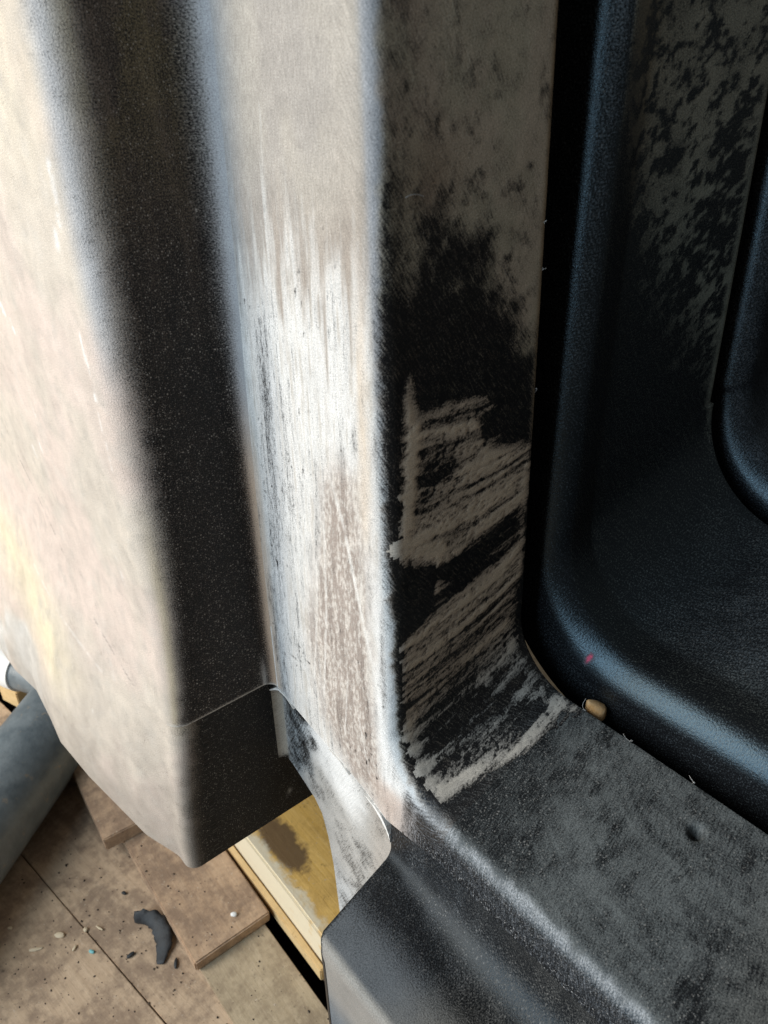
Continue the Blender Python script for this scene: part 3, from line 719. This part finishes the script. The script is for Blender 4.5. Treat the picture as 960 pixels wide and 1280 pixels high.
PLY = wood('trodden_plywood', (0.46, 0.33, 0.22), (0.60, 0.45, 0.31), (0.24, 0.17, 0.12), 0, 0.85)
PLY2 = wood('pale_plywood', (0.42, 0.33, 0.215), (0.52, 0.42, 0.29), (0.24, 0.18, 0.12), 0, 0.7)
DECK = wood('worn_plank', (0.45, 0.30, 0.19), (0.55, 0.39, 0.26), (0.22, 0.15, 0.105), 0, 0.8)
PINE = wood('yellow_pine', (0.62, 0.43, 0.20), (0.74, 0.55, 0.30), (0.45, 0.30, 0.14), 0, 0.3)
AMBER = wood('stained_pine', (0.66, 0.40, 0.10), (0.76, 0.50, 0.17), (0.42, 0.25, 0.07), 0, 0.5,
             stain=[(0.21, -0.078, 0.070, 0.030, (0.10, 0.06, 0.035), 0.9), (0.0, -0.135, 0.6, 0.035, (0.70, 0.62, 0.46), 0.95)])

floor = box('floor', -2.6, 0.9, -0.9, 1.6, -0.16, -0.10, wood('dark_subfloor', (0.03, 0.025, 0.02), (0.05, 0.04, 0.03), (0.02, 0.02, 0.02)), bevel=0.004)
tag(floor, kind='structure')
SEAM = math.radians(9.8); ux, uy = math.cos(SEAM), math.sin(SEAM)
def sheet(off0, off1, z0, z1, seed):          # floor sheets run a little askew to the moulding
    c = Vector((-0.98, 0.077)) + Vector((-uy, ux)) * (off0 + off1) / 2
    return box('floor_board', c.x - 1.5, c.x + 1.5, c.y - (off1 - off0) / 2, c.y + (off1 - off0) / 2, z0, z1, PLY, floor, seed=seed, rot=SEAM, bevel=0.0012, rough=0.0004)
sheet(-1.2, -0.0010, -0.02, 0.0, 2)
sheet(0.0010, 0.165, -0.021, -0.0006, 3)
box('floor_board', -2.6, 0.3, 0.203, 0.322, 0.0005, 0.0075, PLY2, floor, seed=4, bevel=0.001, rough=0.0003)
box('floor_board', -2.6, 0.3, 0.352, 1.5, -0.024, -0.004, PLY2, floor, seed=5)

o = box('plank', -1.30, -0.735, 0.201, 0.338, 0.008, 0.030, DECK, seed=6, rot=math.radians(-1.0), bevel=0.0025)
tag(o, 'short brown plank lying on the floor beside the yellow beam, its sawn end showing', 'plank')
o = box('timber_beam', -1.42, -0.575, 0.354, 0.60, 0.0, 0.098, AMBER, seed=7, bevel=0.004)
tag(o, 'thick yellow pine beam with dark oily stain seen below the moulding', 'beam')
o = box('wood_lath', -1.30, -0.60, 0.3415, 0.3515, 0.002, 0.030, PINE, seed=8, bevel=0.0015)
tag(o, 'thin pale lath standing along the foot of the yellow beam', 'lath')
o = box('timber_offcut', -1.32, -1.02, 0.180, 0.250, 0.031, 0.062, DECK, seed=9, rot=math.radians(-4), bevel=0.002)
tag(o, 'brown timber offcut between grey pipe and dusty moulding', 'offcut')
o = box('wood_block', -1.60, -1.535, 0.155, 0.20, 0.0, 0.05, PINE, seed=10, rot=math.radians(20), bevel=0.002)
tag(o, 'small orange wood block left of the grey pipe', 'wood block')
o = box('plank', -2.3, -1.62, 0.10, 0.24, 0.002, 0.024, DECK, seed=11, rot=math.radians(6))
tag(o, 'worn plank behind the small orange wood block', 'plank')

# grey pipe
def tube(name, pts, radii, mat, parent, seg=32, cap=True):
    V = []; Fc = []; n = len(pts); pts = [Vector(p) for p in pts]
    up = Vector((0, 0, 1))
    for k in range(n):
        d = (pts[min(k + 1, n - 1)] - pts[max(k - 1, 0)]).normalized(); s = d.cross(up).normalized(); u = s.cross(d)
        for j in range(seg):
            q = 2 * math.pi * j / seg; V.append(pts[k] + (s * math.cos(q) + u * math.sin(q)) * radii[k])
    for k in range(n - 1):
        for j in range(seg): Fc.append((k * seg + j, k * seg + (j + 1) % seg, (k + 1) * seg + (j + 1) % seg, (k + 1) * seg + j))
    if cap: Fc.append(tuple(range(seg))[::-1]); Fc.append(tuple((n - 1) * seg + j for j in range(seg)))
    me = bpy.data.meshes.new(name); me.from_pydata([tuple(v) for v in V], [], Fc); me.update(); 
    o = link(name, me, mat, parent); me.set_sharp_from_angle(angle=math.radians(50)); return o
def simple(name, c1, c2, rough, scale=30, spec=0.5, bumpd=0.0008, fleck=None):
    t = NT(name); co = t.node('ShaderNodeTexCoord').outputs['Object']; n = t.noise(co, scale, 5, 0.65)
    c = t.mix(t.rng(n, 0.35, 0.68), c1, c2)
    if fleck: c = t.mix(t.rng(t.noise(co, 45, 4, 0.6), 0.62, 0.7, 0, 0.8), c, fleck)
    t.put(t.b.inputs['Base Color'], c); t.put(t.b.inputs['Roughness'], t.rng(n, 0.3, 0.7, rough, min(1, rough + 0.25))); t.b.inputs['Specular IOR Level'].default_value = spec
    t.put(t.b.inputs['Normal'], t.bump(t.noise(co, scale * 6, 3, 0.6), bumpd, 0.6)); return t.m
PIPE = simple('grey_pipe_plastic', (0.11, 0.135, 0.15), (0.19, 0.22, 0.235), 0.28, 25, 0.6, fleck=(0.30, 0.25, 0.19))
PALE = simple('white_plastic', (0.72, 0.72, 0.70), (0.82, 0.82, 0.80), 0.4, 20)
pipe = empty('drain_pipe', (-1.25, 0.12, 0)); tag(pipe, 'dusty grey plastic pipe lying on the floor at the left border', 'pipe')
ax0, ax1 = Vector((-0.93, -0.28, 0.088)), Vector((-1.36, 0.235, 0.088))
tube('pipe_body', [ax0.lerp(ax1, k / 12) for k in range(13)], [0.086] * 13, PIPE, pipe, 40)
tube('pipe_socket', [(-1.36, 0.235, 0.088), (-1.385, 0.258, 0.09), (-1.41, 0.262, 0.094), (-1.435, 0.253, 0.097)], [0.0862, 0.078, 0.064, 0.052], PIPE, pipe, 40)
tube('pipe_bend', [(-1.42, 0.258, 0.095), (-1.45, 0.243, 0.098), (-1.49, 0.222, 0.10), (-1.535, 0.198, 0.10)], [0.047, 0.047, 0.046, 0.045], PIPE, pipe, 32)
tube('end_cap', [(-1.533, 0.199, 0.10), (-1.56, 0.186, 0.10), (-1.60, 0.168, 0.10)], [0.050, 0.050, 0.047], PALE, pipe, 32)

# rubber scrap on the floor
RUB = simple('black_rubber', (0.014, 0.015, 0.017), (0.045, 0.05, 0.055), 0.55, 60)
def scrap():
    ctr = [(-0.886, 0.158), (-0.866, 0.180), (-0.842, 0.186), (-0.815, 0.178), (-0.790, 0.158)]; wd = [0.004, 0.010, 0.014, 0.013, 0.006]; hh = [0.024, 0.022, 0.016, 0.009, 0.003]
    V = []; Fc = []; N = 24; rj = random.Random(12)
    cs = np.array(ctr); tt = np.linspace(0, 1, len(ctr)); T = np.linspace(0, 1, N)
    X = np.interp(T, tt, cs[:, 0]); Y = np.interp(T, tt, cs[:, 1]); W = np.interp(T, tt, wd); Hh = np.interp(T, tt, hh)
    for _ in range(3): X[1:-1] = (X[:-2] + X[1:-1] * 2 + X[2:]) / 4; Y[1:-1] = (Y[:-2] + Y[1:-1] * 2 + Y[2:]) / 4
    for k in range(N):
        dx, dy = X[min(k + 1, N - 1)] - X[max(k - 1, 0)], Y[min(k + 1, N - 1)] - Y[max(k - 1, 0)]; L = math.hypot(dx, dy); nx, ny = -dy / L, dx / L
        for (u, h) in ((-1, 0.0), (-1, 0.2), (-0.7, 0.55), (0, 0.8), (0.6, 1.0), (0.95, 0.9), (1, 0.6), (0.8, 0.0)):
            jt = 1 + 0.35 * (rj.random() - 0.5); V.append((X[k] + nx * W[k] * u * jt, Y[k] + ny * W[k] * u * jt, 0.0005 + Hh[k] * h * jt))
    m_ = 8
    for k in range(N - 1):
        for j in range(m_): Fc.append((k * m_ + j, k * m_ + (j + 1) % m_, (k + 1) * m_ + (j + 1) % m_, (k + 1) * m_ + j))
    Fc += [tuple(range(m_))[::-1], tuple((N - 1) * m_ + j for j in range(m_))]
    me = bpy.data.meshes.new('rubber_scrap'); me.from_pydata(V, [], Fc); me.update(); return me
tag(link('rubber_scrap', scrap(), RUB), 'curved black rubber scrap lying against the brown plank', 'rubber scrap')

# chips
CHIPW = simple('pale_wood_chip', (0.62, 0.50, 0.34), (0.72, 0.62, 0.46), 0.7, 60, 0.2)
CHIPB = simple('turquoise_plastic', (0.16, 0.45, 0.47), (0.25, 0.55, 0.55), 0.45, 60)
def chip(name, x, y, z, L, wd, h, ang, mat, seed):
    rs = random.Random(seed); bm = bmesh.new(); n = 7
    top = []; bot = []
    for k in range(n):
        q = 2 * math.pi * k / n; r = rs.uniform(0.75, 1.15); px_, py_ = math.cos(q) * L * r, math.sin(q) * wd * r
        X, Y = px_ * math.cos(ang) - py_ * math.sin(ang), px_ * math.sin(ang) + py_ * math.cos(ang)
        top.append(bm.verts.new((X * 0.9, Y * 0.9, h * rs.uniform(0.6, 1.3)))); bot.append(bm.verts.new((X, Y, 0.0004)))
    bm.faces.new(top); bm.faces.new(bot[::-1])
    for k in range(n): bm.faces.new((bot[k], bot[(k + 1) % n], top[(k + 1) % n], top[k]))
    bmesh.ops.bevel(bm, geom=list(bm.edges), offset=min(wd, h) * 0.25, segments=1, affect='EDGES')
    me = bpy.data.meshes.new(name); bm.to_mesh(me); bm.free(); o = link(name, me, mat); o.location = (x, y, z); return o
chips = [(-0.8817, 0.0803, 0.007, 0.003, 0.004, 0.5, CHIPB, 'turquoise_chip', 'turquoise plastic chip lying on the brown floor', 'chip'),
         (-0.944, 0.012, 0.013, 0.0035, 0.004, 1.1, CHIPW, 'wood_chip', 'long bent wood sliver at the left of the chip cluster on the floor', 'wood chip'),
         (-0.9429, 0.0493, 0.010, 0.005, 0.005, 0.6, CHIPW, 'wood_chip', 'largest pale wood chip in the middle of the cluster on the floor', 'wood chip'),
         (-0.905, 0.060, 0.006, 0.003, 0.004, 2.3, CHIPW, 'wood_chip', 'small wood chip just left of the turquoise chip', 'wood chip'),
         (-0.9247, 0.086, 0.0055, 0.0045, 0.005, 0.2, CHIPW, 'wood_chip', 'round pale crumb sitting on the dark floor seam', 'wood chip'),
         (-0.9117, 0.1058, 0.010, 0.002, 0.003, 0.4, CHIPW, 'wood_chip', 'thin pale splinter right of the floor seam', 'wood chip'),
         (-1.0097, -0.0109, 0.005, 0.004, 0.004, 0.8, CHIPW, 'wood_chip', 'single pale crumb beside the grey pipe', 'wood chip')]
for k, (x, y, L, wd, h, ang, mat, nm, lab, ct) in enumerate(chips):
    tag(chip(nm, x, y, 0.0, L, wd, h, ang, mat, k + 3), lab, ct, 'chips on the floor')
tag(chip('white_chip', -0.767, 0.2844, 0.0305, 0.0065, 0.0045, 0.006, 0.9, PALE, 21), 'bright white chip on the end of the brown plank', 'chip', 'chips on the floor')

# fine dark and pale grit lying about: nobody could count it
def grit():
    rs = random.Random(8); V = []; Fc = []
    for k in range(800):
        x, y = rs.gauss(-0.85, 0.2), rs.uniform(-0.15, 0.335); z = 0.0302 if (-1.01 < x < -0.74 and 0.205 < y < 0.335) else (0.0077 if y > 0.206 and y < 0.32 else 0.0002)
        if y >= 0.32: continue
        r = 0.0004 + 0.0015 * rs.random() ** 3; n = len(V); q0 = rs.random() * 3
        for j in range(5): V.append((x + r * 1.4 * math.cos(q0 + j * 1.257) * rs.uniform(.6, 1.3), y + r * math.sin(q0 + j * 1.257) * rs.uniform(.6, 1.3), z))
        V.append((x, y, z + r)); Fc += [(n + j, n + (j + 1) % 5, n + 5) for j in range(5)]
    me = bpy.data.meshes.new('floor_grit'); me.from_pydata(V, [], Fc); me.update(); return me
GRIT = simple('dark_grit', (0.03, 0.026, 0.022), (0.09, 0.07, 0.055), 0.8, 300, 0.2)
tag(link('floor_grit', grit(), GRIT, None, False), 'fine dark grit scattered over the floor and plank', 'grit', kind='stuff')

GLOW = simple('amber_hole_glow', (0.80, 0.42, 0.14), (0.88, 0.68, 0.42), 0.6, 60, 0.2)
for k, (x, y, L, wd, lab) in enumerate([(-0.9468, 0.1632, 0.006, 0.003, 'small black rubber crumb above the curved black scrap'), (-0.835, 0.128, 0.008, 0.004, 'black rubber crumb left of the lower end of the curved scrap'), (-0.775, 0.178, 0.009, 0.003, 'long dark crumb beside the corner of the brown plank')]):
    tag(chip('rubber_crumb', x, y, 0.0, L, wd, 0.004, 0.6 + k, RUB, 50 + k), lab, 'rubber crumb', 'rubber crumbs on the floor')
# amber lump added in place of light through a hole at the bend
tag(chip('hole_glow_lump', -0.305, 0.513, 0.6880, 0.015, 0.011, 0.016, 0.3, GLOW, 31), 'small amber lump standing in for light through a hole in the groove', 'wood chip')

# loose plastic curls along the sanded arris
def curl(name, pts, r):
    cu = bpy.data.curves.new(name, 'CURVE'); cu.dimensions = '3D'; sp = cu.splines.new('NURBS'); sp.points.add(len(pts) - 1)
    for q, p in zip(sp.points, pts): q.co = (*p, 1)
    sp.use_endpoint_u = True; cu.bevel_depth = r; cu.bevel_resolution = 1; o = bpy.data.objects.new(name, cu); dg = None
    me = o.to_mesh(); me2 = bpy.data.meshes.new(name)
    me2.from_pydata([tuple(v.co) for v in me.vertices], [], [tuple(p.vertices) for p in me.polygons]); me2.update()
    o.to_mesh_clear(); bpy.data.objects.remove(o); return me2
SWARF = simple('pale_swarf', (0.45, 0.44, 0.42), (0.6, 0.58, 0.55), 0.5, 60)
rs = random.Random(5)
for k in range(7):
    st = ('h', rs.uniform(-0.31, -0.12)) if k < 4 else ('v', rs.uniform(0.85, 1.2)); p0 = Vector(rib_point(0, 0.4935, 0.0003, st))
    pts = [p0 + Vector((rs.uniform(-1, 1), rs.uniform(-0.5, 0.9), rs.uniform(-0.2, 1))) * 0.0022 * j for j in range(5)]
    link('swarf', curl('swarf', pts, 0.00016), SWARF, shell)
p0 = Vector(rib_point(0, 0.352, 0.0008, ('v', 1.175)))
link('swarf', curl('swarf', [p0 + Vector((0.0006, 0.004 * j, 0.0015 * math.sin(j * 0.9))) for j in range(5)], 0.0004), SWARF, shell)

# torn white edges of the lip where the sanded skin lifts
LIPW = simple('torn_white_skin', (0.72, 0.70, 0.66), (0.82, 0.80, 0.77), 0.6, 80, 0.3)
def sliver(pts, wmax, thick=0.0012):
    n = 20; T = np.linspace(0, 1, n); q = np.array(pts); tt = np.linspace(0, 1, len(pts))
    A = np.interp(T, tt, q[:, 0]); Z = np.interp(T, tt, q[:, 1]); V = []; Fc = []
    for _ in range(2): A[1:-1] = (A[:-2] + 2 * A[1:-1] + A[2:]) / 4; Z[1:-1] = (Z[:-2] + 2 * Z[1:-1] + Z[2:]) / 4
    for k in range(n):
        da, dz = A[min(k + 1, n - 1)] - A[max(k - 1, 0)], Z[min(k + 1, n - 1)] - Z[max(k - 1, 0)]; L = math.hypot(da, dz); na, nz_ = -dz / L, da / L
        w_ = wmax * (math.sin(math.pi * min(1, T[k] * 0.9 + 0.08)) ** 0.8) * (0.75 + 0.5 * random.Random(k + int(wmax * 1e5)).random())
        V += [(A[k] - na * w_, B3 + 0.012, Z[k] - nz_ * w_), (A[k] - na * w_, B3 - thick, Z[k] - nz_ * w_), (A[k] + na * w_, B3 - thick * 1.6, Z[k] + nz_ * w_), (A[k] + na * w_, B3 + 0.012, Z[k] + nz_ * w_)]
    for k in range(n - 1):
        for j in range(4): Fc.append((4 * k + j, 4 * k + (j + 1) % 4, 4 * k + 4 + (j + 1) % 4, 4 * k + 4 + j))
    Fc += [(0, 1, 2, 3), tuple(4 * (n - 1) + j for j in (3, 2, 1, 0))]
    me = bpy.data.meshes.new('torn_edge'); me.from_pydata(V, [], Fc); me.update(); return me
LIPS = [([(-0.44, 0.5969), (-0.4241, 0.5945), (-0.4114, 0.5872), (-0.4014, 0.5748), (-0.3977, 0.5634)], 0.0028), ([(-0.6204, 0.6129), (-0.6004, 0.6297), (-0.5836, 0.6294), (-0.5682, 0.6209)], 0.0018), ([(-0.5009, 0.6123), (-0.4821, 0.611), (-0.4642, 0.6045)], 0.001)]
for pts, wm in LIPS: link('torn_edge', sliver(pts, wm), LIPW, shell, False)
